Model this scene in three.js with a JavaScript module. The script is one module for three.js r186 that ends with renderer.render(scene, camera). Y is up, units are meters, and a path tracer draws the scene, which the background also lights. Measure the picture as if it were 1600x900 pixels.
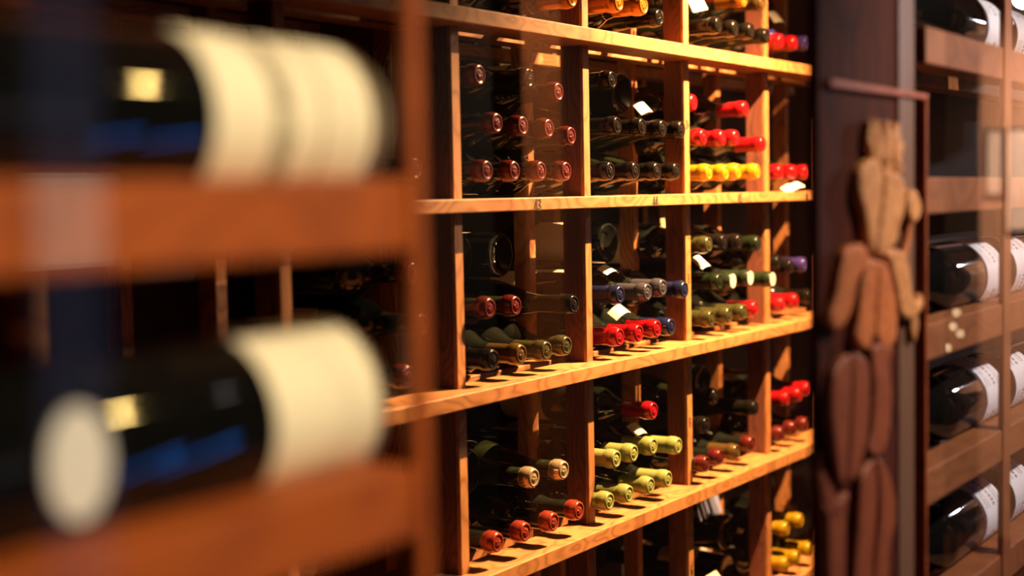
import * as THREE from 'three';
import { RoundedBoxGeometry } from 'three/addons/geometries/RoundedBoxGeometry.js';
import { FontLoader } from 'three/addons/loaders/FontLoader.js';
import { TextGeometry } from 'three/addons/geometries/TextGeometry.js';
import { ImprovedNoise } from 'three/addons/math/ImprovedNoise.js';
import { mergeGeometries } from 'three/addons/utils/BufferGeometryUtils.js';
import { RectAreaLightUniformsLib } from 'three/addons/lights/RectAreaLightUniformsLib.js';
RectAreaLightUniformsLib.init();

// ---------------------------------------------------------------- camera, exposure, lights
// x runs along the racks, z from the racks towards the corridor; the eye is EYE above the floor at the origin.
const EYE = 1.5;
const scene = new THREE.Scene();
scene.background = new THREE.Color(0x000000);
const camera = new THREE.PerspectiveCamera(2 * Math.atan(450 / 2250.7) * 180 / Math.PI, 16 / 9, 0.05, 60);
{
  const yaw = 56.5 * Math.PI / 180, pitch = 0.0652, roll = -0.0185;
  const F = new THREE.Vector3(Math.sin(yaw) * Math.cos(pitch), -Math.sin(pitch), -Math.cos(yaw) * Math.cos(pitch));
  const R = new THREE.Vector3().crossVectors(F, new THREE.Vector3(0, 1, 0)).normalize();
  const U = new THREE.Vector3().crossVectors(R, F);
  const R2 = R.clone().multiplyScalar(Math.cos(roll)).addScaledVector(U, Math.sin(roll));
  const U2 = U.clone().multiplyScalar(Math.cos(roll)).addScaledVector(R, -Math.sin(roll));
  camera.quaternion.setFromRotationMatrix(new THREE.Matrix4().makeBasis(R2, U2, F.clone().negate()));
  camera.position.set(0, EYE, 0);
  camera.focus = 2.3;
  camera.userData.fStop = 2.0;
}
const renderer = new THREE.WebGLRenderer({ antialias: true });
renderer.toneMapping = THREE.LinearToneMapping;
renderer.toneMappingExposure = 1.0;
renderer.shadowMap.enabled = true;

const CEILING = EYE + 1.0;
const CELLAR_LIGHT = [1.0, 0.56, 0.24], LEFT_FILL_LIGHT = [1.0, 0.81, 0.52], COOL_LIGHT = [1.0, 0.82, 0.64];
function spot(color, intensity, p, target, angle, penumbra, size) {
  const l = new THREE.SpotLight(new THREE.Color().setRGB(...color), intensity, 0, angle, penumbra, 2);
  l.position.set(...p); l.target.position.set(...target); l.castShadow = true; l.shadow.radius = size / 0.02;
  l.shadow.mapSize.set(1024, 1024); l.shadow.bias = -0.0005;
  scene.add(l, l.target);
}
const CELLAR_LAMPS = [[2.44, EYE + 0.73, -0.7], [2.56, EYE + 0.73, -0.7]];
for (const [x, y, z] of CELLAR_LAMPS) spot(CELLAR_LIGHT, 41, [x, y, z], [x - 0.16, EYE - 0.7, -1.16], 0.95, 1.0, 0.006);
const LEFT_FILL_LAMP = [0.55, EYE + 0.84, 0.6];          // added warm fill for the left labels, highlight kept out of frame
spot(LEFT_FILL_LIGHT, 9.4, LEFT_FILL_LAMP, [0.42, EYE - 0.12, -0.5], 0.46, 0.4, 0.03);
const AMBER_LAMP = [1.66, EYE + 0.84, 0.5];             // small amber one further along
spot([1.0, 0.66, 0.2], 1.6, AMBER_LAMP, [0.4, EYE - 0.12, -0.5], 0.36, 0.55, 0.03);
const RIGHT_FILL_LAMP = [1.9, EYE + 0.84, 0.45];           // added whiter fill for the right display rack, its highlight off the bottles
spot(COOL_LIGHT, 10, RIGHT_FILL_LAMP, [1.8, EYE - 0.12, -0.5], 0.5, 0.6, 0.02);
const COOL_LAMPS = [[5.05, EYE + 0.62, 0.3], [5.38, EYE + 0.62, 0.3]];
for (const [x, y, z] of COOL_LAMPS) spot([0.95, 0.9, 1], 2, [x, y, z], [2.0, EYE - 0.2, -0.52], 0.25, 0.8, 0.02);
const ADDED_WALL_WASH = [5.5, EYE + 0.84, 0.15];  // unseen lamp added so the end wall shows bright in the right glass
spot([1.0, 0.62, 0.4], 20, ADDED_WALL_WASH, [6.2, EYE - 0.2, 0.15], 1.0, 0.8, 0.02);
const ADDED_COLUMN_LAMP = [3.5, EYE + 0.84, 0.6];  // put in to brighten the column for its mirrored band
spot([1.0, 0.7, 0.42], 9, ADDED_COLUMN_LAMP, [3.55, EYE - 0.1, 1.2], 0.8, 0.8, 0.02);
{ const l = new THREE.RectAreaLight(new THREE.Color().setRGB(1, 0.86, 0.66), 0.22, 0.3, 0.16); l.position.set(1.775, EYE - 0.035, 1.212); l.lookAt(1.775, EYE - 0.035, 0); scene.add(l); }  // light of the added glow panel across the corridor

// ---------------------------------------------------------------- helpers
let seed = 7;
const rnd = () => { seed = (seed * 1664525 + 1013904223) >>> 0; return seed / 4294967296; };
const taken = new Map();
function numbered(name) { const n = taken.get(name) ?? 0; taken.set(name, n + 1); return n ? `${name}_${String(n).padStart(3, '0')}` : name; }
function tag(o, label, category, group) { o.userData.label = label; if (category) o.userData.category = category; if (group) o.userData.group = group; return o; }
function thing(name, label, category, p = [0, 0, 0], group) {
  const o = new THREE.Group(); o.name = numbered(name); o.position.set(...p); scene.add(o); return tag(o, label, category, group);
}
function part(name, geometry, material, parent, label) {
  const m = new THREE.Mesh(geometry, material); m.castShadow = m.receiveShadow = true;
  m.name = parent === scene ? numbered(name) : name;
  if (label) m.userData.label = label;
  parent.add(m); return m;
}
function struct(name, geometry, material) { const m = part(name, geometry, material, scene); m.userData.kind = 'structure'; return m; }
// box between two corners, uv in metres with u along the longest side (the grain), a shifted start for every piece
function plank(x0, x1, y0, y1, z0, z1, r = 0.0012, grain) {
  const s = [x1 - x0, y1 - y0, z1 - z0];
  const g = r > 0 ? new RoundedBoxGeometry(...s, 2, Math.min(r, ...s.map(v => v * 0.45))) : new THREE.BoxGeometry(...s);
  const along = grain ?? s.indexOf(Math.max(...s)), pos = g.attributes.position, nor = g.attributes.normal, uv = g.attributes.uv;
  const ou = rnd() * 3, ov = rnd() * 3;
  for (let i = 0; i < pos.count; i++) {
    const p = [pos.getX(i), pos.getY(i), pos.getZ(i)], n = [nor.getX(i), nor.getY(i), nor.getZ(i)].map(Math.abs);
    const face = n.indexOf(Math.max(...n));
    const axes = [0, 1, 2].filter(a => a !== face);
    const u = axes.includes(along) ? along : axes[0], v = axes.find(a => a !== u);
    uv.setXY(i, p[u] + ou, p[v] + ov + face * 0.37);
  }
  g.translate((x0 + x1) / 2, (y0 + y1) / 2, (z0 + z1) / 2);
  return g;
}
const noise = new ImprovedNoise();
function woodTexture(base, dark, metres, z0, ringScale, contrast) {
  const W = 1024, H = 512, data = new Uint8Array(W * H * 4);
  const a = new THREE.Color(base), b = new THREE.Color(dark);
  for (let y = 0; y < H; y++) for (let x = 0; x < W; x++) {
    const u = x / W, v = y / H, th = u * Math.PI * 2;   // closed in u, mirrored in v by the wrapping
    const cu = Math.cos(th), su = Math.sin(th);
    const bend = noise.noise(cu * 0.7 + z0, su * 0.7, v * 2.2) * 1.6 + noise.noise(cu * 2 + z0, su * 2, v * 5) * 0.35;
    const ring = Math.abs(((v * ringScale + bend * 2.1) % 1 + 1) % 1 - 0.5) * 2;
    const fibre = noise.noise(cu * 5 + z0, su * 5, v * 160) * 0.5 + noise.noise(cu * 12, su * 12 + z0, v * 330) * 0.4;
    const blotch = noise.noise(cu * 1.1, su * 1.1 + z0, v * 3 + 9) * 0.5;
    let k = Math.pow(1 - ring, 2.2) * 0.75 + fibre * 0.3 + blotch * 0.35 + 0.12;
    k = Math.min(1, Math.max(0, k * contrast));
    const c = a.clone().lerp(b, k).convertLinearToSRGB();
    const i = (y * W + x) * 4;
    data[i] = c.r * 255; data[i + 1] = c.g * 255; data[i + 2] = c.b * 255; data[i + 3] = 255;
  }
  const t = new THREE.DataTexture(data, W, H); t.colorSpace = THREE.SRGBColorSpace;
  t.wrapS = THREE.RepeatWrapping; t.wrapT = THREE.MirroredRepeatWrapping; t.magFilter = THREE.LinearFilter; t.minFilter = THREE.LinearMipmapLinearFilter; t.generateMipmaps = true;
  t.repeat.set(1 / metres[0], 1 / metres[1]); t.needsUpdate = true; return t;
}
function canvasTexture(w, h, draw) {
  const c = document.createElement('canvas'); c.width = w; c.height = h; draw(c.getContext('2d'), w, h);
  const t = new THREE.CanvasTexture(c); t.colorSpace = THREE.SRGBColorSpace; t.anisotropy = 4; return t;
}
const std = (o) => new THREE.MeshStandardMaterial(o);
const phys = (o) => new THREE.MeshPhysicalMaterial(o);
const lin = (r, g, b) => new THREE.Color().setRGB(r, g, b);

// ---------------------------------------------------------------- materials
const pine = woodTexture('#9f6d3c', '#70401b', [0.55, 0.11], 1.3, 3, 0.95);
const pineB = woodTexture('#966234', '#663817', [0.6, 0.1], 8.1, 5, 1.0);
const cherryMap = woodTexture('#a44c04', '#843903', [0.8, 0.2], 3.7, 3, 0.8);
const oakMap = woodTexture('#8e5630', '#6f3d20', [0.8, 0.2], 6.4, 3, 0.8);
const walnutMap = woodTexture('#511d0a', '#2b0e05', [0.9, 0.14], 5.2, 6, 1.1);
const redwoodMap = woodTexture('#6b3620', '#431d10', [0.6, 0.06], 4.4, 7, 1.1);
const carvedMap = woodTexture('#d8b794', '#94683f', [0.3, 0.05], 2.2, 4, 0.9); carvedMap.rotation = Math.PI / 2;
const M = {
  pine: std({ map: pine, roughness: 0.55 }), pineB: std({ map: pineB, roughness: 0.6 }),
  cherry: std({ map: cherryMap, roughness: 0.6 }), oak: std({ map: oakMap, roughness: 0.6 }), walnut: phys({ map: walnutMap, roughness: 0.75, specularIntensity: 0.35 }),
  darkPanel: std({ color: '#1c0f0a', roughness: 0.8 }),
  endWall: std({ color: '#cfa58a', roughness: 0.9 }), plaster: std({ color: '#121218', roughness: 0.9 }), cellarWall: std({ color: '#2a1c14', roughness: 0.95 }),
  ceiling: std({ color: '#4a3a30', roughness: 0.95 }), floor: std({ map: walnutMap, roughness: 0.6 }),
  glassDark: phys({ color: lin(0.006, 0.007, 0.005), roughness: 0.04 }),
  glassBlack: phys({ color: lin(0.004, 0.004, 0.004), roughness: 0.04, specularIntensity: 0.7 }),
  glassGreen: phys({ color: lin(0.009, 0.012, 0.005), roughness: 0.05 }),
  ink: std({ color: '#1a1008', roughness: 0.8 }),
  paper: std({ color: '#b3a893', roughness: 0.85 }), paperWhite: std({ color: '#b9b5ad', roughness: 0.85 }),
  paperTan: std({ color: '#887551', roughness: 0.9 }), paperPink: std({ color: '#a67f77', roughness: 0.85 }), paperBlue: std({ color: '#6b6f8c', roughness: 0.8 }),
  black: std({ color: '#141210', roughness: 0.5 }),
  pane: phys({ color: 0xffffff, transmission: 1, thickness: 0, roughness: 0, ior: 1.52 }),
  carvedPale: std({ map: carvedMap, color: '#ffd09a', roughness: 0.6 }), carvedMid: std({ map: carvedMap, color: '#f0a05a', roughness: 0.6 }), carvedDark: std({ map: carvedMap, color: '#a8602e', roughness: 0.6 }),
  mirrorPane: phys({ color: 0xffffff, transmission: 1, thickness: 0, roughness: 0, ior: 2.33 }),
  daylight: std({ color: '#05070a', emissive: lin(0.03, 0.26, 1), emissiveIntensity: 14, roughness: 0.3 }),
  frosted: std({ color: '#e8d8cc', emissive: lin(1, 0.86, 0.66), emissiveIntensity: 0.4, roughness: 0.6 }),  // glow added for the pale patch in the glass strip
  print: std({ color: '#f6e6dc', roughness: 0.8 }),
  discWhite: std({ color: '#ece8e2', roughness: 0.8 }),
  redwood: std({ map: redwoodMap, roughness: 0.7 }),
  bulb: std({ color: '#000000', emissive: lin(1, 0.72, 0.4), emissiveIntensity: 7 }),
  amberWood: std({ map: pine, color: '#ffb070', roughness: 0.5 }),
  addedBlueGlow: std({ color: '#20222c', emissive: lin(0.045, 0.048, 0.085), emissiveIntensity: 1, roughness: 0.5 }),  // blue glow added for the glass strip to mirror
  lampCan: std({ color: '#2b2623', roughness: 0.4, metalness: 0.6 }),
};
const glow = (r, g, b, s) => std({ color: '#000000', emissive: lin(r, g, b), emissiveIntensity: s, roughness: 1 });
const FOIL = {
  garnet: { color: '#4a130f', metalness: 0.25, roughness: 0.25, say: 'dark red capsule' },
  red: { color: '#830a10', metalness: 0.3, roughness: 0.22, say: 'bright red capsule' },
  yellow: { color: '#8f7010', metalness: 0.3, roughness: 0.24, say: 'yellow capsule' },
  gold: { color: '#9f6416', metalness: 0.55, roughness: 0.22, say: 'orange gold capsule' },
  black: { color: '#0e0b08', metalness: 0.1, roughness: 0.19, say: 'glossy black capsule' },
  olive: { color: '#36351a', metalness: 0.3, roughness: 0.24, say: 'olive capsule' },
  green: { color: '#121a0b', metalness: 0.25, roughness: 0.24, say: 'dark green capsule' },
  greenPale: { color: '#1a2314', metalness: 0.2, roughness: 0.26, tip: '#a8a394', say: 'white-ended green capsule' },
  lime: { color: '#7d8247', metalness: 0.2, roughness: 0.30, say: 'lime green capsule' },
  blue: { color: '#121835', metalness: 0.3, roughness: 0.25, say: 'dark blue capsule' },
  steel: { color: '#3d3c44', metalness: 0.4, roughness: 0.25, say: 'grey blue capsule' },
  silver: { color: '#c2b08c', metalness: 0.7, roughness: 0.22, say: 'silver capsule' },
  purple: { color: '#342861', metalness: 0.35, roughness: 0.21, say: 'purple capsule' },
  copper: { color: '#8c3422', metalness: 0.4, roughness: 0.26, say: 'copper red capsule' },
  bronze: { color: '#55401f', metalness: 0.5, roughness: 0.26, say: 'bronze capsule' },
};
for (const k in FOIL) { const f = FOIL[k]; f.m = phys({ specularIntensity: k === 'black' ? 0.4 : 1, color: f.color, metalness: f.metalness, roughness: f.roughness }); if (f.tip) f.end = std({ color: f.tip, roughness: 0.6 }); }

// ---------------------------------------------------------------- the room shell
const box = (x0, x1, y0, y1, z0, z1) => plank(x0, x1, y0, y1, z0, z1, 0);
struct('floor', box(-1.6, 6.35, -0.1, 0, -1.75, 1.45), M.floor);
struct('ceiling', box(-1.6, 6.35, CEILING, CEILING + 0.1, -1.75, 1.45), M.ceiling);
struct('wall_back', box(-1.6, 6.35, 0, CEILING, -1.75, -1.62), M.cellarWall);
struct('wall_front', box(-1.6, 6.35, 0, CEILING, 1.3, 1.45), M.plaster);
struct('wall_left', box(-1.6, -1.5, 0, CEILING, -1.62, 1.3), M.plaster);
struct('wall_right', box(6.2, 6.35, 0, CEILING, -1.62, 1.3), M.endWall);

// ---------------------------------------------------------------- the pine rack in the cellar
const H = -1.1834;                       // face of the posts
const LEDGE = H + 0.035;                 // face of the rails
const SHELF = { B: EYE + 0.525, C: EYE + 0.2575, D: EYE - 0.006, E: EYE - 0.275, F: EYE - 0.5425, G: EYE - 0.8125, H: EYE - 1.08 };
const THICK = { B: 0.021, C: 0.022, D: 0.019, E: 0.0215, F: 0.0235, G: 0.022, H: 0.022 };
const POST1 = 1.6447, PITCH = 0.36;      // left edge of the first post in view; bays follow at this pitch
const bayX = (n) => POST1 + 0.02 + (n - 43) * PITCH;   // left end of the clear width of bay n
const font = await new FontLoader().loadAsync('fonts/droid/droid_sans_bold.typeface.json');
function lettering(text, size, x, y, z, parent, squeeze = 0.72) {
  const g = new TextGeometry(text, { font, size, depth: 0.0006, curveSegments: 4 }); g.computeBoundingBox();
  const b = g.boundingBox; g.translate(-(b.min.x + b.max.x) / 2, -(b.min.y + b.max.y) / 2, 0); g.scale(squeeze, 1, 1); g.translate(x, y, z);
  return part('lettering', g, M.ink, parent);
}
const rack = thing('wine_rack', 'tall pine wine rack of square bays behind the glass, filled with lying bottles', 'wine rack');
const X0 = bayX(38) - 0.02, X1 = bayX(48);
for (const k of Object.keys(SHELF)) {
  const y = SHELF[k];
  const r = part('front_rail', plank(X0, X1, y - THICK[k], y, H - 0.037, LEDGE, 0.0018), M.pine, rack);
  part('rear_rail', plank(X0, X1, y - 0.0215, y, H - 0.107, H - 0.07, 0.0018), M.pineB, rack);
  part('deep_rail', plank(X0, X1, y - 0.0215, y, H - 0.28, H - 0.24, 0.0018), M.pineB, rack);
  if (k === 'D') for (const [n, x] of [['43', 1.808], ['44', 2.181], ['45', 2.524], ['46', 2.859]]) lettering(n, 0.0175, x, y - 0.0105, LEDGE + 0.0001, r);
}
for (let n = 38; n <= 47; n++) {
  const x = bayX(n) - 0.02;
  const p = part('front_post', plank(x, x + 0.02, 0, EYE + 0.75, H - 0.007, H, 0.0015), n % 2 ? M.pine : M.pineB, rack);
  part('side_board', plank(x + 0.0005, x + 0.0195, 0, EYE + 0.75, H - 0.042, H - 0.0072, 0.001), M.redwood, rack, 'reddish side board');
  part('rear_post', plank(x, x + 0.019, 0, EYE + 0.75, H - 0.138, H - 0.107, 0.0015), M.pineB, rack);
  part('deep_post', plank(x, x + 0.02, 0, EYE + 0.75, H - 0.31, H - 0.28, 0.0015), M.pineB, rack);
  if (n === 43) part('partition', plank(x + 0.003, x + 0.017, 0, EYE + 0.75, H - 0.31, H - 0.0425, 0.001, 1), M.redwood, rack);
  if (n === 45) for (const [c, y] of [['D', 0.1195], ['E', -0.1605], ['F', -0.4269], ['G', -0.7025]]) lettering(c, 0.018, x + 0.0095, EYE + y, H + 0.0001, p, 0.6);
}
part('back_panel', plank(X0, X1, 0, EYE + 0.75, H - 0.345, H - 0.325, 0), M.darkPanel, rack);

// ---------------------------------------------------------------- wine bottles: axis along +z, mouth at the origin, base at z = -0.3
const toLathe = (pts, seg) => { const g = new THREE.LatheGeometry(pts.map(p => new THREE.Vector2(p[0], p[1])), seg); g.rotateX(Math.PI / 2); return g; };
const bodyBordeaux = toLathe([[0.0001, -0.288], [0.02, -0.29], [0.031, -0.3], [0.0345, -0.299], [0.036, -0.295], [0.036, -0.115], [0.0352, -0.104], [0.032, -0.094], [0.0245, -0.083], [0.018, -0.073], [0.0148, -0.06], [0.0138, -0.05], [0.0138, -0.004], [0.001, -0.004]], 28);
const bodyBurgundy = toLathe([[0.0001, -0.286], [0.022, -0.288], [0.033, -0.3], [0.0355, -0.299], [0.037, -0.294], [0.037, -0.165], [0.0355, -0.15], [0.031, -0.13], [0.0235, -0.105], [0.0175, -0.083], [0.0148, -0.065], [0.0138, -0.05], [0.0138, -0.004], [0.001, -0.004]], 28);
const sleeve = (len) => toLathe([[0.01452, -len], [0.0147, -len + 0.0004], [0.01455, -0.021], [0.0146, -0.0186], [0.014, -0.0184]], 28);
const capTip = sleeve(0.0215), capShort = sleeve(0.058), capLong = sleeve(0.075);
const sealShape = toLathe([[0.0144, -0.0195], [0.0163, -0.0185], [0.0165, -0.012], [0.0163, -0.0075], [0.0151, -0.0065], [0.0149, -0.0025], [0.0138, -0.0004], [0.0118, 0], [0.0108, 0], [0.0098, -0.0011], [0.0073, -0.0012], [0.0066, -0.0002], [0.0001, 0]], 28);
// crest pressed into the end of the foil
const crest = (() => {
  const parts = [];
  for (let i = 0; i < 5; i++) { const g = new THREE.SphereGeometry(0.0021, 8, 5); g.scale(1, 1.5, 0.35); g.rotateZ(i * 1.2566); g.translate(-Math.sin(i * 1.2566) * 0.0034, Math.cos(i * 1.2566) * 0.0034, 0.0001); parts.push(g); }
  return mergeGeometries(parts);
})();
const labelShape = (len, r, at, arc, turn) => { const g = new THREE.CylinderGeometry(r, r, len, 20, 1, true, turn, arc); g.rotateX(Math.PI / 2); g.translate(0, 0, at); return g; };
const labelBordeaux = labelShape(0.085, 0.0363, -0.2, 3.6, -1.8), labelBurgundy = labelShape(0.08, 0.0373, -0.235, 3.4, -1.7);
const neckLabel = (() => { const g = new THREE.CylinderGeometry(0.0255, 0.0152, 0.024, 20, 1, true); g.rotateX(-Math.PI / 2); g.translate(0, 0, -0.078); return g; })();
const endPaper = new THREE.CylinderGeometry(0.0134, 0.0134, 0.0006, 24).rotateX(Math.PI / 2).translate(0, 0, 0.0004);
const prototypes = new Map();
function bottle(kind, shape, label, group, [x, y, z], spin, collar) {
  const key = kind + shape + (collar ?? '');
  let o = prototypes.get(key);
  if (!o) {
    o = new THREE.Group();
    part('glass', shape === 'burgundy' ? bodyBurgundy : bodyBordeaux, shape === 'burgundy' ? M.glassGreen : M.glassDark, o);
    const c = part('capsule', ['garnet', 'copper', 'silver'].includes(kind) ? capTip : shape === 'burgundy' ? capLong : capShort, FOIL[kind].m, o);
    part('seal', sealShape, FOIL[kind].m, c);
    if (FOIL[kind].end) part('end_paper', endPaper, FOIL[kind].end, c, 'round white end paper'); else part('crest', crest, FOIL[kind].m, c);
    part('label', shape === 'burgundy' ? labelBurgundy : labelBordeaux, M.paper, o);
    if (collar) part('neck_label', neckLabel, M[collar], o);
    prototypes.set(key, o);
  }
  const b = o.clone(); b.name = numbered('wine_bottle'); scene.add(b);
  b.position.set(x, y, z); b.rotation.z = spin;
  tag(b, label, 'wine bottle', group);
  return b;
}
const ORD = ['first', 'second', 'third', 'fourth', 'fifth', 'sixth'];
const BAYS = { 42: 'leftmost', 43: 'second', 44: 'third', 45: 'fourth', 46: 'fifth' };
const LINES = { C: 'top row', D: 'row above numbered rail', E: 'row below numbered rail', F: 'last full row', G: 'lowest row' };
const ROWS = ['bottom', 'second', 'third', 'fourth'];
// one layer of bottles lying in a bay: offsets from the bay's left post to each axis, a capsule for each
function layer(bay, row, level, height, forward, shape, list, collar) {
  list.forEach(([dx, kind, dy = 0, dz = 0], i) => {
    const where = `${list.length > 1 ? ORD[i] + ' from left' : 'alone'} in ${ROWS[level]} layer, ${BAYS[bay]} bay, ${LINES[row]}`;
    bottle(kind, shape, `${FOIL[kind].say}, ${where}`, `bottles lying in the ${BAYS[bay]} bay, ${LINES[row]}`,
      [bayX(bay) + dx, SHELF[row] + height + dy, H + forward + dz], (rnd() - 0.5) * 5, collar);
  });
}
// row above the numbered rail
layer(42, 'D', 0, 0.042, 0.012, 'bordeaux', [[0.1, 'garnet'], [0.24, 'garnet']]);
layer(43, 'D', 0, 0.04, 0.01, 'bordeaux', [[0.05, 'garnet'], [0.122, 'garnet'], [0.196, 'garnet'], [0.27, 'garnet']]);
layer(43, 'D', 1, 0.106, 0.01, 'bordeaux', [[0.078, 'garnet', 0.003], [0.147, 'garnet', 0.001], [0.22, 'garnet', -0.001], [0.286, 'garnet', -0.011]]);
layer(43, 'D', 2, 0.176, 0.01, 'bordeaux', [[0.036, 'garnet'], [0.166, 'black', 0.003], [0.25, 'garnet', -0.014]]);
layer(44, 'D', 0, 0.041, 0.014, 'burgundy', [[0.042, 'black'], [0.128, 'black'], [0.207, 'black'], [0.28, 'black']]);
layer(44, 'D', 1, 0.115, 0.016, 'burgundy', [[0.064, 'black'], [0.15, 'black'], [0.226, 'black'], [0.298, 'black']]);
layer(44, 'D', 2, 0.19, 0.01, 'burgundy', [[0.06, 'black']]);
layer(45, 'D', 0, 0.039, 0.02, 'bordeaux', [[0.04, 'yellow'], [0.112, 'yellow'], [0.168, 'yellow', 0.002], [0.258, 'yellow', 0.002]]);
layer(45, 'D', 1, 0.103, 0.02, 'bordeaux', [[0.018, 'red'], [0.1, 'red'], [0.16, 'red', 0.002], [0.268, 'red', -0.008, 0.008]]);
layer(45, 'D', 2, 0.163, 0.01, 'bordeaux', [[0.02, 'red', 0.004, -0.01], [0.226, 'red']]);
layer(46, 'D', 0, 0.041, 0.014, 'bordeaux', [[0.03, 'red'], [0.1, 'red'], [0.168, 'red']]);
// row at the top of the picture
layer(43, 'C', 0, 0.042, 0.03, 'bordeaux', [[0.262, 'gold', 0, 0], [0.14, 'gold', 0.012, -0.02]], 'paperPink');
layer(44, 'C', 0, 0.05, 0.03, 'bordeaux', [[0.05, 'gold'], [0.135, 'gold', 0.003]], 'paperTan');
layer(44, 'C', 0, 0.041, 0.02, 'burgundy', [[0.21, 'black']]);
layer(45, 'C', 0, 0.042, 0.045, 'burgundy', [[0.034, 'black'], [0.06 + 0.045, 'black'], [0.178, 'black', 0.002], [0.25, 'black', -0.002]]);
layer(45, 'C', 1, 0.107, 0.02, 'bordeaux', [[0.07, 'red'], [0.2, 'gold'], [0.29, 'bronze', 0.004]]);
layer(46, 'C', 0, 0.041, 0.02, 'bordeaux', [[0.012, 'red', 0, 0.004], [0.085, 'red', 0.002, 0.004], [0.16, 'purple', 0.008]]);
layer(46, 'C', 1, 0.105, 0.0, 'bordeaux', [[0.03, 'purple', -0.052], [0.103, 'purple', -0.055, -0.01]]);
// row under the numbered rail
layer(42, 'E', 0, 0.036, 0.02, 'bordeaux', [[0.2, 'garnet']]);
layer(42, 'E', 1, 0.102, 0.02, 'bordeaux', [[0.235, 'garnet']]);
layer(42, 'E', 2, 0.172, 0.02, 'bordeaux', [[0.215, 'garnet']]);
layer(43, 'E', 0, 0.038, 0.024, 'bordeaux', [[0.036, 'black'], [0.11, 'bronze'], [0.181, 'olive', -0.002], [0.24, 'olive']]);
layer(43, 'E', 1, 0.112, 0.02, 'burgundy', [[0.036, 'garnet'], [0.104, 'garnet', -0.002], [0.27, 'black', -0.012]]);
layer(44, 'E', 0, 0.037, 0.03, 'bordeaux', [[0.038, 'red'], [0.104, 'red'], [0.17, 'red', 0.002], [0.222, 'blue', 0.001]]);
layer(44, 'E', 1, 0.104, 0.028, 'bordeaux', [[0.045, 'blue', 0.002], [0.14, 'steel'], [0.196, 'steel', 0.004], [0.28, 'blue', -0.005]]);
layer(45, 'E', 0, 0.039, 0.03, 'bordeaux', [[0.024, 'olive'], [0.1, 'olive'], [0.168, 'olive', 0.001], [0.22, 'red', 0.003]]);
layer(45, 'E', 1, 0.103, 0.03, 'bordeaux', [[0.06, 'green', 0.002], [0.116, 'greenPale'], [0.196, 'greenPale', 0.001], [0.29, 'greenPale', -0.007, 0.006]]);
layer(45, 'E', 2, 0.175, 0.025, 'bordeaux', [[0.026, 'olive'], [0.092, 'black', 0.002], [0.16, 'black'], [0.248, 'green', -0.006]]);
layer(46, 'E', 0, 0.039, 0.02, 'bordeaux', [[0.02, 'red'], [0.092, 'red', 0.002], [0.17, 'black', 0.006]]);
layer(46, 'E', 1, 0.113, 0.01, 'bordeaux', [[0.022, 'black', 0.012], [0.09, 'black'], [0.165, 'purple']]);
// row beside letter F
layer(43, 'F', 0, 0.039, 0.026, 'bordeaux', [[0.036, 'copper'], [0.11, 'copper'], [0.19, 'copper', -0.001], [0.266, 'copper', 0.002]]);
layer(43, 'F', 1, 0.116, 0.026, 'burgundy', [[0.136, 'silver'], [0.222, 'silver', -0.003]]);
layer(44, 'F', 0, 0.038, 0.028, 'bordeaux', [[0.02, 'lime', -0.001], [0.058, 'lime'], [0.128, 'lime'], [0.2, 'lime']].map((a, i) => [[0.002, 0.054, 0.13, 0.196][i] - (i ? 0 : 0.014) + 0.012, a[1]]));
layer(44, 'F', 1, 0.103, 0.026, 'bordeaux', [[0.028, 'lime'], [0.088, 'lime'], [0.158, 'lime', 0.001], [0.252, 'lime', -0.013]]);
layer(44, 'F', 2, 0.163, 0.022, 'bordeaux', [[0.168, 'red', 0.001], [0.196, 'red', -0.008, -0.03]].slice(0, 1));
layer(45, 'F', 0, 0.038, 0.026, 'bordeaux', [[-0.008 + 0.012, 'garnet'], [0.04, 'garnet', 0.003], [0.128, 'bronze', 0.001], [0.206, 'garnet', 0.006]].map((a, i) => [[0.006, 0.066, 0.138, 0.21][i], a[1], a[2]]));
layer(45, 'F', 1, 0.108, 0.02, 'burgundy', [[0.02, 'black'], [0.24, 'black', 0.002]]);
layer(45, 'F', 2, 0.15, 0.0, 'burgundy', [[0.1, 'black']]);
layer(46, 'F', 0, 0.039, 0.02, 'bordeaux', [[0.014, 'garnet'], [0.078, 'garnet', 0.002], [0.146, 'garnet']]);
layer(46, 'F', 1, 0.106, 0.014, 'bordeaux', [[0.056, 'red'], [0.124, 'red'], [0.174, 'red', 0.006]]);
// bottom row in the picture
layer(46, 'G', 0, 0.037, 0.03, 'bordeaux', [[0.012, 'yellow'], [0.07, 'yellow', 0.001], [0.145, 'yellow', 0.003], [0.2, 'bronze', 0.018, -0.03]].slice(0, 3), 'paperPink');
layer(46, 'G', 1, 0.105, 0.02, 'bordeaux', [[0.036, 'yellow'], [0.112, 'yellow', 0.003]], 'paperPink');

// bottles put in the other way round: the base faces the room
const baseOut = bodyBordeaux.clone(); baseOut.rotateY(Math.PI); baseOut.translate(0, 0, -0.3);
const baseOutLabel = labelBordeaux.clone(); baseOutLabel.rotateY(Math.PI); baseOutLabel.translate(0, 0, -0.3);
const baseProto = new THREE.Group();
part('glass', baseOut, M.glassDark, baseProto); part('label', baseOutLabel, M.paper, baseProto);
function turned(bay, row, dx, height, forward, label) {
  const b = baseProto.clone(); b.name = numbered('wine_bottle'); scene.add(b);
  b.position.set(bayX(bay) + dx, SHELF[row] + height, H + forward); b.rotation.z = rnd() * 6;
  tag(b, label, 'wine bottle', 'bottles turned with the base outwards');
}
turned(43, 'E', 0.13, 0.18, -0.1, 'dark bottle base outwards at the middle of the second bay, below the numbered rail');
turned(43, 'E', 0.245, 0.178, -0.1, 'dark bottle base outwards at the right side of the second bay, below the numbered rail');
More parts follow.
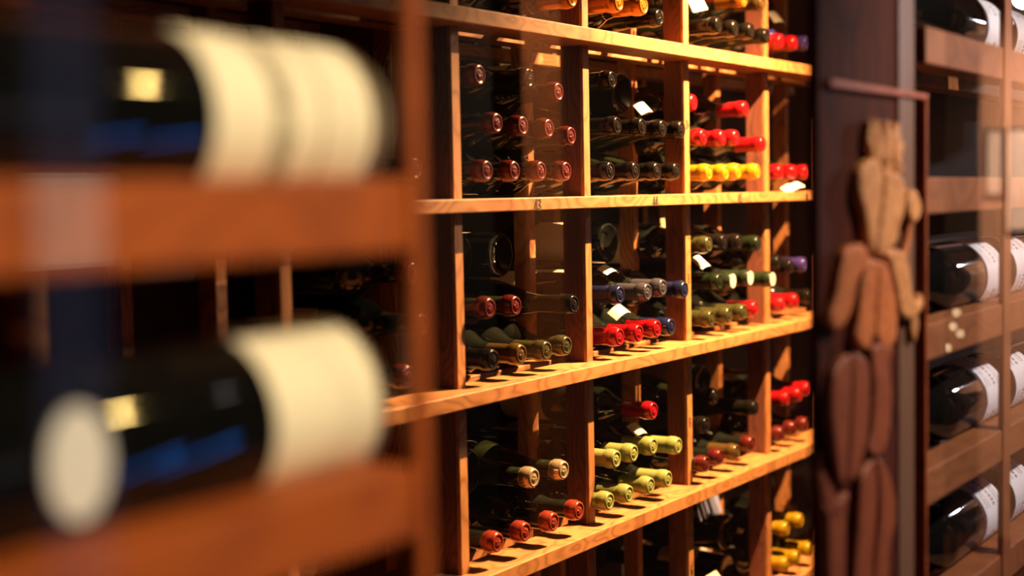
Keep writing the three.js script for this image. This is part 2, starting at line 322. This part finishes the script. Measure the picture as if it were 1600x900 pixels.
turned(44, 'E', 0.215, 0.185, -0.09, 'dark bottle base outwards standing out above the blue and grey capsules');
turned(45, 'D', 0.085, 0.16, -0.06, 'dark bottle base outwards between the two topmost red capsules, fourth bay');
turned(44, 'D', 0.22, 0.18, -0.06, 'dark bottle base outwards above the black capsules, third bay over the numbered rail');
turned(44, 'F', 0.06, 0.19, -0.06, 'dark bottle lying base outwards above the lime green capsules');
turned(43, 'F', 0.07, 0.13, -0.05, 'dark bottle lying base outwards left of the two silver capsules');
turned(45, 'F', 0.17, 0.165, -0.06, 'dark bottle lying base outwards right of letter F on top of the pile');
turned(45, 'G', 0.25, 0.04, -0.05, 'dark bottle lying base outwards on the lowest shelf in view, right of letter G');
turned(45, 'G', 0.25, 0.12, -0.05, 'dark bottle lying base outwards, upper one of the pair right of letter G');
turned(44, 'G', 0.05, 0.04, -0.05, 'dark bottle lying base outwards on the lowest shelf in view, left of letter G');
for (const [bay, label] of [[41, 'dim bottle lying base outwards in the rack seen between the large foreground bottles, right one'], [40, 'dim bottle lying base outwards in the rack seen between the large foreground bottles, left one']]) turned(bay, 'E', 0.16, 0.04, -0.04, label);

// paper sheets and neck tags among the bottles
function sheet(name, w, h, curl, material, p, rot, label) {
  const g = new THREE.BoxGeometry(w, 0.0008, h, 8, 1, 6), pos = g.attributes.position;
  for (let i = 0; i < pos.count; i++) { const u = pos.getX(i) / w; pos.setY(i, pos.getY(i) + curl * u * u * 4); }
  g.computeVertexNormals();
  const m = part(name, g, material, scene); m.position.set(...p); m.rotation.set(...rot); return tag(m, label, 'paper');
}
const printed = (paper, lines) => std({ roughness: 0.85, map: canvasTexture(256, 128, (c, w, h) => {
  c.fillStyle = paper; c.fillRect(0, 0, w, h); c.fillStyle = 'rgba(60,45,40,0.75)';
  for (let l = 0; l < lines; l++) { let x = 40; while (x < w - 50) { const d = 4 + rnd() * 13; c.fillRect(x, 26 + l * 17, d, 5); x += d + 4; } }
}) });
M.card = printed('#b5a690', 4);
const at = (bay, row, dx, h, f) => [bayX(bay) + dx, SHELF[row] + h, H + f];
sheet('paper_card', 0.13, 0.05, -0.004, M.card, at(44, 'G', 0.24, 0.055, 0.0), [0.75, 0, 0.05], 'printed paper card lying left of letter G');
sheet('paper_card', 0.12, 0.055, 0.006, M.card, at(45, 'G', 0.06, 0.052, 0.0), [0.8, 0, 0.04], 'curled printed paper card lying right of letter G');
sheet('paper_board', 0.1, 0.062, 0, M.paperTan, at(45, 'E', 0.1, 0.232, -0.09), [1.45, 0, 0], 'tan board standing on the bottles under number 45');
sheet('paper_tag', 0.038, 0.022, -0.006, M.paperWhite, at(44, 'E', 0.11, 0.146, -0.03), [0.5, 0, 0.05], 'white paper tag lying on the blue capsuled bottles under number 44');
sheet('paper_tag', 0.038, 0.022, -0.008, M.paperWhite, at(44, 'E', 0.075, 0.079, 0.01), [0.6, 0, 0.35], 'white paper tag sticking out above the red capsules under number 44');
sheet('paper_tag', 0.038, 0.030, -0.006, M.paperWhite, at(45, 'E', 0.05, 0.144, 0.0), [0.7, 0, 0.05], 'white paper tag between the green capsules right of letter E');
sheet('paper_tag', 0.045, 0.026, -0.006, M.paper, at(44, 'F', 0.19, 0.128, -0.02), [0.7, 0, -0.08], 'cream paper tag under the red capsule above the lime green ones');
sheet('paper_tag', 0.030, 0.026, -0.004, M.paperWhite, at(44, 'D', 0.24, 0.155, -0.03), [0.8, 0, 0.3], 'white paper tag on top of the pile above number 44');
sheet('paper_tag', 0.075, 0.022, -0.004, M.paperWhite, at(46, 'D', 0.1, 0.012, 0.012), [0.5, 0, 0.2], 'white paper tag under the red capsules at the far right above the numbered rail');
sheet('paper_tag', 0.045, 0.030, -0.004, M.paper, at(46, 'C', 0.05, 0.105, -0.05), [0.9, 0, 0.0], 'cream paper tag above the purple capsules in the top row, left one');
sheet('paper_tag', 0.060, 0.030, -0.006, M.paper, at(46, 'C', 0.17, 0.11, -0.05), [0.9, 0, 0.0], 'cream paper tag above the purple capsules in the top row, right one');
sheet('paper_tag', 0.034, 0.045, 0, M.paperWhite, at(45, 'C', 0.03, 0.09, 0.0), [1.1, 0, 0.5], 'white paper tag hanging at the post in the top row, left of the red capsule');
sheet('paper_sheet', 0.1, 0.09, 0, M.paperBlue, at(45, 'G', 0.26, 0.19, -0.1), [1.3, 0, 0.0], 'pale blue sheet above the dark bottles right of letter G');

// ---------------------------------------------------------------- display racks in front: large bottles lying along the rails
const FACE = -0.5, BEAM = 0.041;
const LEVEL = [0.1765, 0.0098, -0.155, -0.321, -0.487, -0.653].map(v => EYE + v);
// posts are thin boards let into the beam faces
function displayRack(label, wood, x0, x1, posts, rear, rear0 = x0) {
  const t = thing('display_rack', label, 'display rack');
  for (const y of LEVEL) {
    part('front_beam', plank(x0, x1, y - BEAM, y, FACE - 0.04, FACE, 0.002), wood, t);
    part('rear_beam', plank(rear0, x1, y - BEAM, y, FACE - 0.15, FACE - 0.11, 0.002), wood, t);
  }
  for (const [a, b] of posts) part('front_post', plank(a, b, 0, CEILING, FACE - 0.005, FACE + 0.003, 0.0015), wood, t);
  for (const [a, b] of rear) part('rear_post', plank(a, b, 0, CEILING, FACE - 0.17, FACE - 0.15, 0.002), wood, t);
  return t;
}
displayRack('orange wooden display rack in front at the left, large bottles lying along its beams', M.cherry, -0.33, 0.652, [[0.652, 0.663]], [[0.497, 0.514], [0.08, 0.1]]);
const rightRack = displayRack('brown wooden display rack at the right edge, large white labelled bottles on its beams', M.oak, 1.593, 2.75, [[1.911, 1.944]], [[1.917, 1.95], [2.5, 2.53]], 1.68);
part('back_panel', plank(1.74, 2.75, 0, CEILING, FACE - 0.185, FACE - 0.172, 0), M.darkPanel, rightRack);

const scribble = (c, x, y, w, size, ink) => { c.fillStyle = ink; let p = x; while (p < x + w) { const d = size * (0.3 + rnd() * 0.5); c.fillRect(p, y - size * (0.5 + rnd() * 0.3), d, size * (0.6 + rnd() * 0.5)); p += d + size * 0.28; } };
const creamLabel = (lines) => std({ roughness: 0.7, map: canvasTexture(1024, 512, (c, w, h) => {
  c.fillStyle = '#f3e8cb'; c.fillRect(0, 0, w, h);
  for (const [y, size, ink, band] of lines) { if (band) { c.fillStyle = band; c.fillRect(0, y * h - size * 0.7, w, size * 1.1); } scribble(c, 20, y * h, w - 40, size, ink); }
}) });
const labelWide = creamLabel([[0.36, 34, '#7d7258', '#b5aa8c'], [0.42, 20, '#6e6350', '#c9be9f'], [0.61, 22, '#a39678', '#cfc4a5'], [0.8, 10, '#c9bd9c']]);
const labelPlain = creamLabel([[0.5, 9, '#d8ccac'], [0.62, 9, '#d8ccac']]);
const labelWhite = std({ roughness: 0.6, map: canvasTexture(1024, 256, (c, w, h) => {
  c.fillStyle = '#dfe2f6'; c.fillRect(0, 0, w, h);
  c.fillStyle = '#b9b3bb'; c.fillRect(0, 14, w, 5);
  for (const [y, size] of [[0.27, 14], [0.38, 10], [0.6, 26], [0.78, 12], [0.88, 9]]) for (let k = 0; k < 3; k++) scribble(c, 60 + k * 330, y * h, 230, size, '#5b5660');
}) });
const scaled = (pts) => pts.map(p => [p[0] * 0.865, p[1] * 0.865]);
const bigProfile = scaled([[0.0001, 0.014], [0.03, 0.01], [0.046, 0.0], [0.052, 0.001], [0.055, 0.006], [0.055, 0.245], [0.0535, 0.262], [0.048, 0.282], [0.038, 0.303], [0.028, 0.325], [0.0215, 0.35], [0.0195, 0.375], [0.0195, 0.43], [0.001, 0.43]]);
const lathe = (pts, seg) => new THREE.LatheGeometry(pts.map(p => new THREE.Vector2(...p)), seg);
const bigGlass = lathe(bigProfile, 64).rotateZ(Math.PI / 2);
const longGlass = lathe(bigProfile.map(([r, y]) => [r, y + (y > 0.2 ? 0.085 : 0)]), 64).rotateZ(Math.PI / 2);
const bigCapsule = lathe(scaled([[0.0201, 0.36], [0.0203, 0.361], [0.0202, 0.405], [0.0222, 0.407], [0.0222, 0.418], [0.0205, 0.42], [0.0203, 0.432], [0.019, 0.434], [0.0001, 0.434]]), 40).rotateZ(Math.PI / 2);
const bigLabel = (len, gap, turn = 0) => { const g = new THREE.CylinderGeometry(0.0479, 0.0479, len, 64, 1, true, turn, Math.PI * 2); g.translate(0, gap + len / 2, 0); g.rotateZ(Math.PI / 2); return g; };
const bigLabelWide = bigLabel(0.138, 0.007), bigLabelNarrow = bigLabel(0.094, 0.007), flipLabel = bigLabel(0.1, 0.007, 2.9);
function largeBottle(label, x, level, labelGeometry, labelMaterial, foil, flip, group, long) {
  const b = thing('large_bottle', label, 'large bottle', [x, LEVEL[level] + 0.033, FACE - 0.075], group);
  part('glass', long ? longGlass : bigGlass, M.glassBlack, b);
  const c = part('capsule', bigCapsule, foil.m, b); if (long) c.position.x = -0.085;
  part('label', labelGeometry, labelMaterial, b);
  if (flip) b.rotation.y = Math.PI;
  return b;
}
largeBottle('large dark bottle with a wide printed cream label, upper one in the blurred left foreground', 0.674, 1, bigLabelWide, labelWide, FOIL.black, false, undefined, true);
const discBottle = largeBottle('large dark bottle with a plain cream label and round pale disc, left foreground', 0.668, 2, bigLabelNarrow, labelPlain, FOIL.black, false, undefined, true);
{
  const g = new THREE.CylinderGeometry(0.0262, 0.0262, 0.002, 40); g.rotateX(Math.PI / 2); g.scale(0.68, 1, 1); g.translate(-0.236, 0.003, 0.0505);  // invented disc for a round pale shape left unidentified
  part('pale_disc', g, M.discWhite, discBottle, 'round pale disc');
}
const rightWords = { 0: 'topmost bottle with a white label lying on the right display rack', 2: 'upper of the three stacked bottles with white labels at the right, below the empty bay', 3: 'middle bottle of the three with white labels at the right, glossy dark glass', 4: 'lowest bottle with a white label on the right display rack' };
const edgeWords = { 0: 'topmost bottle cut by the right picture edge, only its white label showing', 2: 'bottle cut by the right picture edge below the framed sheets, white label', 3: 'bottle cut by the right picture edge, third one down, white label', 4: 'lowest bottle cut by the right picture edge, white label' };
for (const k of [0, 2, 3, 4]) {
  largeBottle(rightWords[k], 2.035, k, bigLabelNarrow, labelWhite, FOIL.black, false, 'white labelled bottles on the right display rack');
  largeBottle(edgeWords[k], 2.085, k, flipLabel, labelWhite, FOIL.black, true, 'white labelled bottles at the right picture edge');
}

// ---------------------------------------------------------------- carved pillar and its thin frame
const pillar = struct('pillar', plank(1.272, 1.544, 0, CEILING, FACE - 0.01, FACE, 0.002, 1), M.walnut);
part('edge_strip', plank(1.494, 1.544, 0, CEILING, FACE, FACE + 0.0025, 0.001, 1), std({ color: '#6a4a38', roughness: 0.5 }), pillar);
const frame = thing('thin_frame', 'thin orange wooden frame around the carved iris panel', 'frame');
part('stile', plank(1.583, 1.59, 0, EYE + 0.1015, FACE - 0.02, FACE + 0.003, 0.0015), M.amberWood, frame);
part('top_rail', plank(1.29, 1.583, EYE + 0.094, EYE + 0.1015, FACE + 0.0001, FACE + 0.006, 0.0015), M.amberWood, frame);
const iris = thing('carved_iris', 'carved wooden iris flower with tan petals and long stems on the pillar', 'carving', [0, EYE, FACE + 0.0005]);
function carve(name, pts, material, depth, z = 0) {
  const s = new THREE.Shape(); const c = new THREE.CatmullRomCurve3(pts.map(p => new THREE.Vector3(p[0], p[1], 0)), true, 'catmullrom', 0.5);
  s.setFromPoints(c.getPoints(pts.length * 6).map(p => new THREE.Vector2(p.x, p.y)));
  const g = new THREE.ExtrudeGeometry(s, { depth, bevelEnabled: true, bevelThickness: 0.004, bevelSize: 0.0055, bevelOffset: -0.0055, bevelSegments: 5, curveSegments: 4 });
  g.translate(0, 0, z + 0.004); return part(name, g, material, iris);
}
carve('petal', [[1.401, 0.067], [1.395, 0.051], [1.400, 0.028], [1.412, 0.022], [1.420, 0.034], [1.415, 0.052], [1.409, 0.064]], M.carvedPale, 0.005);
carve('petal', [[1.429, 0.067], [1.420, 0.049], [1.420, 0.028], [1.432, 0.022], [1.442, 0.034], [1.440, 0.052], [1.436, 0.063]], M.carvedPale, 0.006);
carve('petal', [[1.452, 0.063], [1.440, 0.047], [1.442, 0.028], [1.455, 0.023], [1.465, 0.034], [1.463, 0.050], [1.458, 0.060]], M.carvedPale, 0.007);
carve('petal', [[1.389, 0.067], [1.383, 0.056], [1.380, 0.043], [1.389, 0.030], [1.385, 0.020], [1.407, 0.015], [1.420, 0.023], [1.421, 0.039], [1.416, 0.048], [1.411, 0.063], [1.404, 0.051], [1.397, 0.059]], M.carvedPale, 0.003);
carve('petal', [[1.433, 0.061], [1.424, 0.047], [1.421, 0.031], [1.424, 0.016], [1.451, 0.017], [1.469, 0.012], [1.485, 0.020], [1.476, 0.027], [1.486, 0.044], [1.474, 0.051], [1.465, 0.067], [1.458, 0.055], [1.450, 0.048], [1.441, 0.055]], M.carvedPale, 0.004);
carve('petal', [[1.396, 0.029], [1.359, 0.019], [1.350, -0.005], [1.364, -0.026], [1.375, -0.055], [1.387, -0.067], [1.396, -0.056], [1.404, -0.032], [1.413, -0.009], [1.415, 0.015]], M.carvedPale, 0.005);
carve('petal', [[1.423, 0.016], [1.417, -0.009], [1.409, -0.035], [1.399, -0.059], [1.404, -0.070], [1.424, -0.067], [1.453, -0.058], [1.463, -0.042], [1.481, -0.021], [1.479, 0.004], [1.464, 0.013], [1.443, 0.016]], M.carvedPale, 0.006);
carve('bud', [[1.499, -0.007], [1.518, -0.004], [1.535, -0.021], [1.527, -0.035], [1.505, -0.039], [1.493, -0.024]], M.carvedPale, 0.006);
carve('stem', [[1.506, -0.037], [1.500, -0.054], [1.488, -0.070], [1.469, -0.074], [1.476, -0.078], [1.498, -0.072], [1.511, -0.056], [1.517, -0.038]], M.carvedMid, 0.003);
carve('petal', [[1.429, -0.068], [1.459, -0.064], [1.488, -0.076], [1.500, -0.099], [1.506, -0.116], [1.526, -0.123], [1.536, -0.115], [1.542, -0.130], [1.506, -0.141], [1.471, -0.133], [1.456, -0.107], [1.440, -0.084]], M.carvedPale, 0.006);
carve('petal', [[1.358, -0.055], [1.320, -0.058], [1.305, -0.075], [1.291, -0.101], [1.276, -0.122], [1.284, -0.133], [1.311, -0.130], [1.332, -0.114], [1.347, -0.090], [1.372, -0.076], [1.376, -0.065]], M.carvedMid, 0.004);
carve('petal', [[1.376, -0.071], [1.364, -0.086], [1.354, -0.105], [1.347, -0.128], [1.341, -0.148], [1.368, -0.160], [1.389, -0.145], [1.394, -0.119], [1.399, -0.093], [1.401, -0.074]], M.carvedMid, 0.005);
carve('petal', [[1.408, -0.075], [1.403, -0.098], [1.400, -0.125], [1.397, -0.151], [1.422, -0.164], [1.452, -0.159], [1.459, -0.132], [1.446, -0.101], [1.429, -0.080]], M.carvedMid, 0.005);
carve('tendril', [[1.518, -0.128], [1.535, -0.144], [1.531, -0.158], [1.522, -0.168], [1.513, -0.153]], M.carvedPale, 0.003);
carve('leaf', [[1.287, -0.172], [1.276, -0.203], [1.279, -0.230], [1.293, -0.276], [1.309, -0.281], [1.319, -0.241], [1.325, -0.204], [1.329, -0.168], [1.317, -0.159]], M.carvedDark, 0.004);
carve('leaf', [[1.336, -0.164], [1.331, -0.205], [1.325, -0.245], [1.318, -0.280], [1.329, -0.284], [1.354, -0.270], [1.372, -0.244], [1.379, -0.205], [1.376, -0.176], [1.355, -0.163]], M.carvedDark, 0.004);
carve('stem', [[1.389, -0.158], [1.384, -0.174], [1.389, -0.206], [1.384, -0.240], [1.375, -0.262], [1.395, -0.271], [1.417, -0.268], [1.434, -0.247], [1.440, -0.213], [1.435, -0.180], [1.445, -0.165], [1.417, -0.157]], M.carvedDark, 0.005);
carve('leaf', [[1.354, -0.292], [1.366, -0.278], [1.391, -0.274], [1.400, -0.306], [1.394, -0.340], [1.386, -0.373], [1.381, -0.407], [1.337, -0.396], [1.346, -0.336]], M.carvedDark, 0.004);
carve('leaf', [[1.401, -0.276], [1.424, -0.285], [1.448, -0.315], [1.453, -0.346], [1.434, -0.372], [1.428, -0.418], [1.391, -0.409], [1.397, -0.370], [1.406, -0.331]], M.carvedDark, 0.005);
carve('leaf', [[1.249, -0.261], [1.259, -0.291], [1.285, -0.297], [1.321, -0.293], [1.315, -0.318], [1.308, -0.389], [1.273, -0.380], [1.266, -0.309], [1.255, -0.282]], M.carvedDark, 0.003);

// ---------------------------------------------------------------- glass
struct('window_1', plank(0.663, 1.28, 0.05, CEILING - 0.02, FACE - 0.0185, FACE - 0.0165, 0), M.pane);
{ const g = new THREE.PlaneGeometry(1.15, CEILING - 0.1); g.translate(2.17, CEILING / 2, FACE + 0.02); struct('window_2', g, M.pane); }
const fin = thing('glass_strip', 'narrow upright strip of mirrored glass in front of the left display rack', 'glass panel');
part('pane', new THREE.PlaneGeometry(0.036, CEILING - 0.1).translate(0.3965, CEILING / 2, FACE + 0.02), M.mirrorPane, fin);
part('clip', plank(0.379, 0.414, CEILING - 0.055, CEILING - 0.0005, FACE + 0.016, FACE + 0.024, 0.001), M.lampCan, fin);
part('clip', plank(0.379, 0.414, 0.0005, 0.055, FACE + 0.016, FACE + 0.024, 0.001), M.lampCan, fin);

// ---------------------------------------------------------------- corridor side: what the glass and the bottles mirror
function downlight(p, r, color, label) {
  const t = thing('ceiling_spotlight', label, 'ceiling light', [p[0], p[1] + 0.012, p[2]]);
  const len = CEILING - p[1] - 0.012;
  part('can', lathe([[r * 0.98, 0], [r * 1.15, 0], [r * 1.15, 0.1], [r * 0.5, 0.12], [0.012, 0.125], [0.012, len], [0.0001, len]], 28), M.lampCan, t);
  part('lens', new THREE.CylinderGeometry(r, r, 0.004, 28).translate(0, 0.003, 0), color, t);
}
CELLAR_LAMPS.forEach((p, i) => downlight(p, 0.016, glow(1, 0.75, 0.45, 160), `small warm spotlight on a stem above the pine rack, ${i ? 'right' : 'left'} one of the pair`));
downlight(LEFT_FILL_LAMP, 0.045, glow(1, 0.75, 0.3, 12), 'added warm fill spotlight over the large bottles in front');
COOL_LAMPS.forEach((p, i) => downlight(p, 0.028, glow(0.95, 0.9, 1, 90), `small cool spotlight far down the corridor, ${i ? 'far' : 'near'} one of the pair`));
downlight(RIGHT_FILL_LAMP, 0.03, glow(1, 0.9, 0.85, 12), 'added white fill spotlight over the right display rack');
downlight(AMBER_LAMP, 0.03, glow(1, 0.7, 0.2, 6), 'round amber spotlight in the corridor');
downlight(ADDED_WALL_WASH, 0.03, glow(1, 0.7, 0.45, 10), 'added spotlight washing the end wall of the corridor');
downlight(ADDED_COLUMN_LAMP, 0.03, glow(1, 0.7, 0.45, 10), 'added spotlight in front of the wooden column across the corridor');
part('column', plank(3.45, 3.66, 0, CEILING, 1.2, 1.3, 0.004), M.oak, scene).userData.kind = 'structure';
// glass door across the corridor with cold daylight behind its two tall panes
const door = struct('door_1', plank(2.12, 2.54, 0, EYE + 0.55, 1.27, 1.3, 0.003), M.darkPanel);
for (const [a, b] of [[2.23, 2.26], [2.42, 2.455]]) part('pane', plank(a, b, 0.1, 0.8, 1.262, 1.27, 0.001), M.daylight, door);
{ const w = struct('added_window_3', plank(1.58, 2.0, EYE - 1.0, EYE + 0.7, 1.285, 1.3, 0.002), M.addedBlueGlow); part('added_window_frame', plank(1.56, 1.58, EYE - 1.0, EYE + 0.7, 1.28, 1.3, 0.001), M.darkPanel, w); part('added_window_frame', plank(2.0, 2.02, EYE - 1.0, EYE + 0.7, 1.28, 1.3, 0.001), M.darkPanel, w); }  // unseen glowing panel added to tint the glass strip blue
const glowPanel = thing('added_glow_panel', 'added glowing panel across the corridor that puts a pale patch in the glass strip', 'wall lamp');  // made-up glow, mirrored as the bright patch in the glass strip
part('shade', new RoundedBoxGeometry(0.32, 0.18, 0.05, 3, 0.012).translate(1.775, EYE - 0.035, 1.24), M.frosted, glowPanel);
part('bracket', plank(1.755, 1.795, EYE - 0.06, EYE - 0.01, 1.265, 1.3, 0.002), M.lampCan, glowPanel);
// branched lamp with four small bulbs, seen mirrored in the right-hand glass
const branch = thing('floor_lamp', 'slender floor lamp with four small round bulbs on branches, mirrored in the right glass', 'lamp', [4.96, 0, 0.5]);
part('base', lathe([[0.12, 0], [0.12, 0.012], [0.03, 0.03], [0.0001, 0.03]], 28), M.lampCan, branch);
part('pole', new THREE.CylinderGeometry(0.006, 0.008, EYE - 0.62, 12).translate(0, (EYE - 0.62) / 2 + 0.02, 0), M.lampCan, branch);
for (const [dx, y] of [[0.03, -0.438], [-0.01, -0.483], [0.075, -0.515], [-0.075, -0.55]]) {
  const path = new THREE.QuadraticBezierCurve3(new THREE.Vector3(0, EYE - 0.61, 0), new THREE.Vector3(dx, EYE - 0.6, 0), new THREE.Vector3(dx, EYE + y - 0.012, 0));
  const arm = part('branch', new THREE.TubeGeometry(path, 10, 0.003, 8), M.lampCan, branch);
  part('bulb', new THREE.SphereGeometry(0.008, 20, 14).translate(dx, EYE + y, 0), M.bulb, arm);
}
// end wall: a dark doorway and two framed sheets
struct('door_2', plank(6.17, 6.2, 0, EYE + 0.75, 0.755, 1.28, 0.003), M.darkPanel);
function framed(z0, z1, y0, y1, label) {
  const t = thing('framed_print', label, 'picture frame');
  part('backing', plank(6.185, 6.2, y0, y1, z0, z1, 0.001), M.black, t);
  part('print', plank(6.1835, 6.1849, y0 + 0.012, y1 - 0.012, z0 + 0.01, z1 - 0.01, 0), M.print, t);
}
framed(0.655, 0.732, EYE - 0.05, EYE + 0.235, 'small framed print on the end wall beside the dark doorway');
framed(0.45, 0.648, EYE - 0.2, EYE + 0.235, 'larger framed print on the end wall of the corridor');

renderer.render(scene, camera);
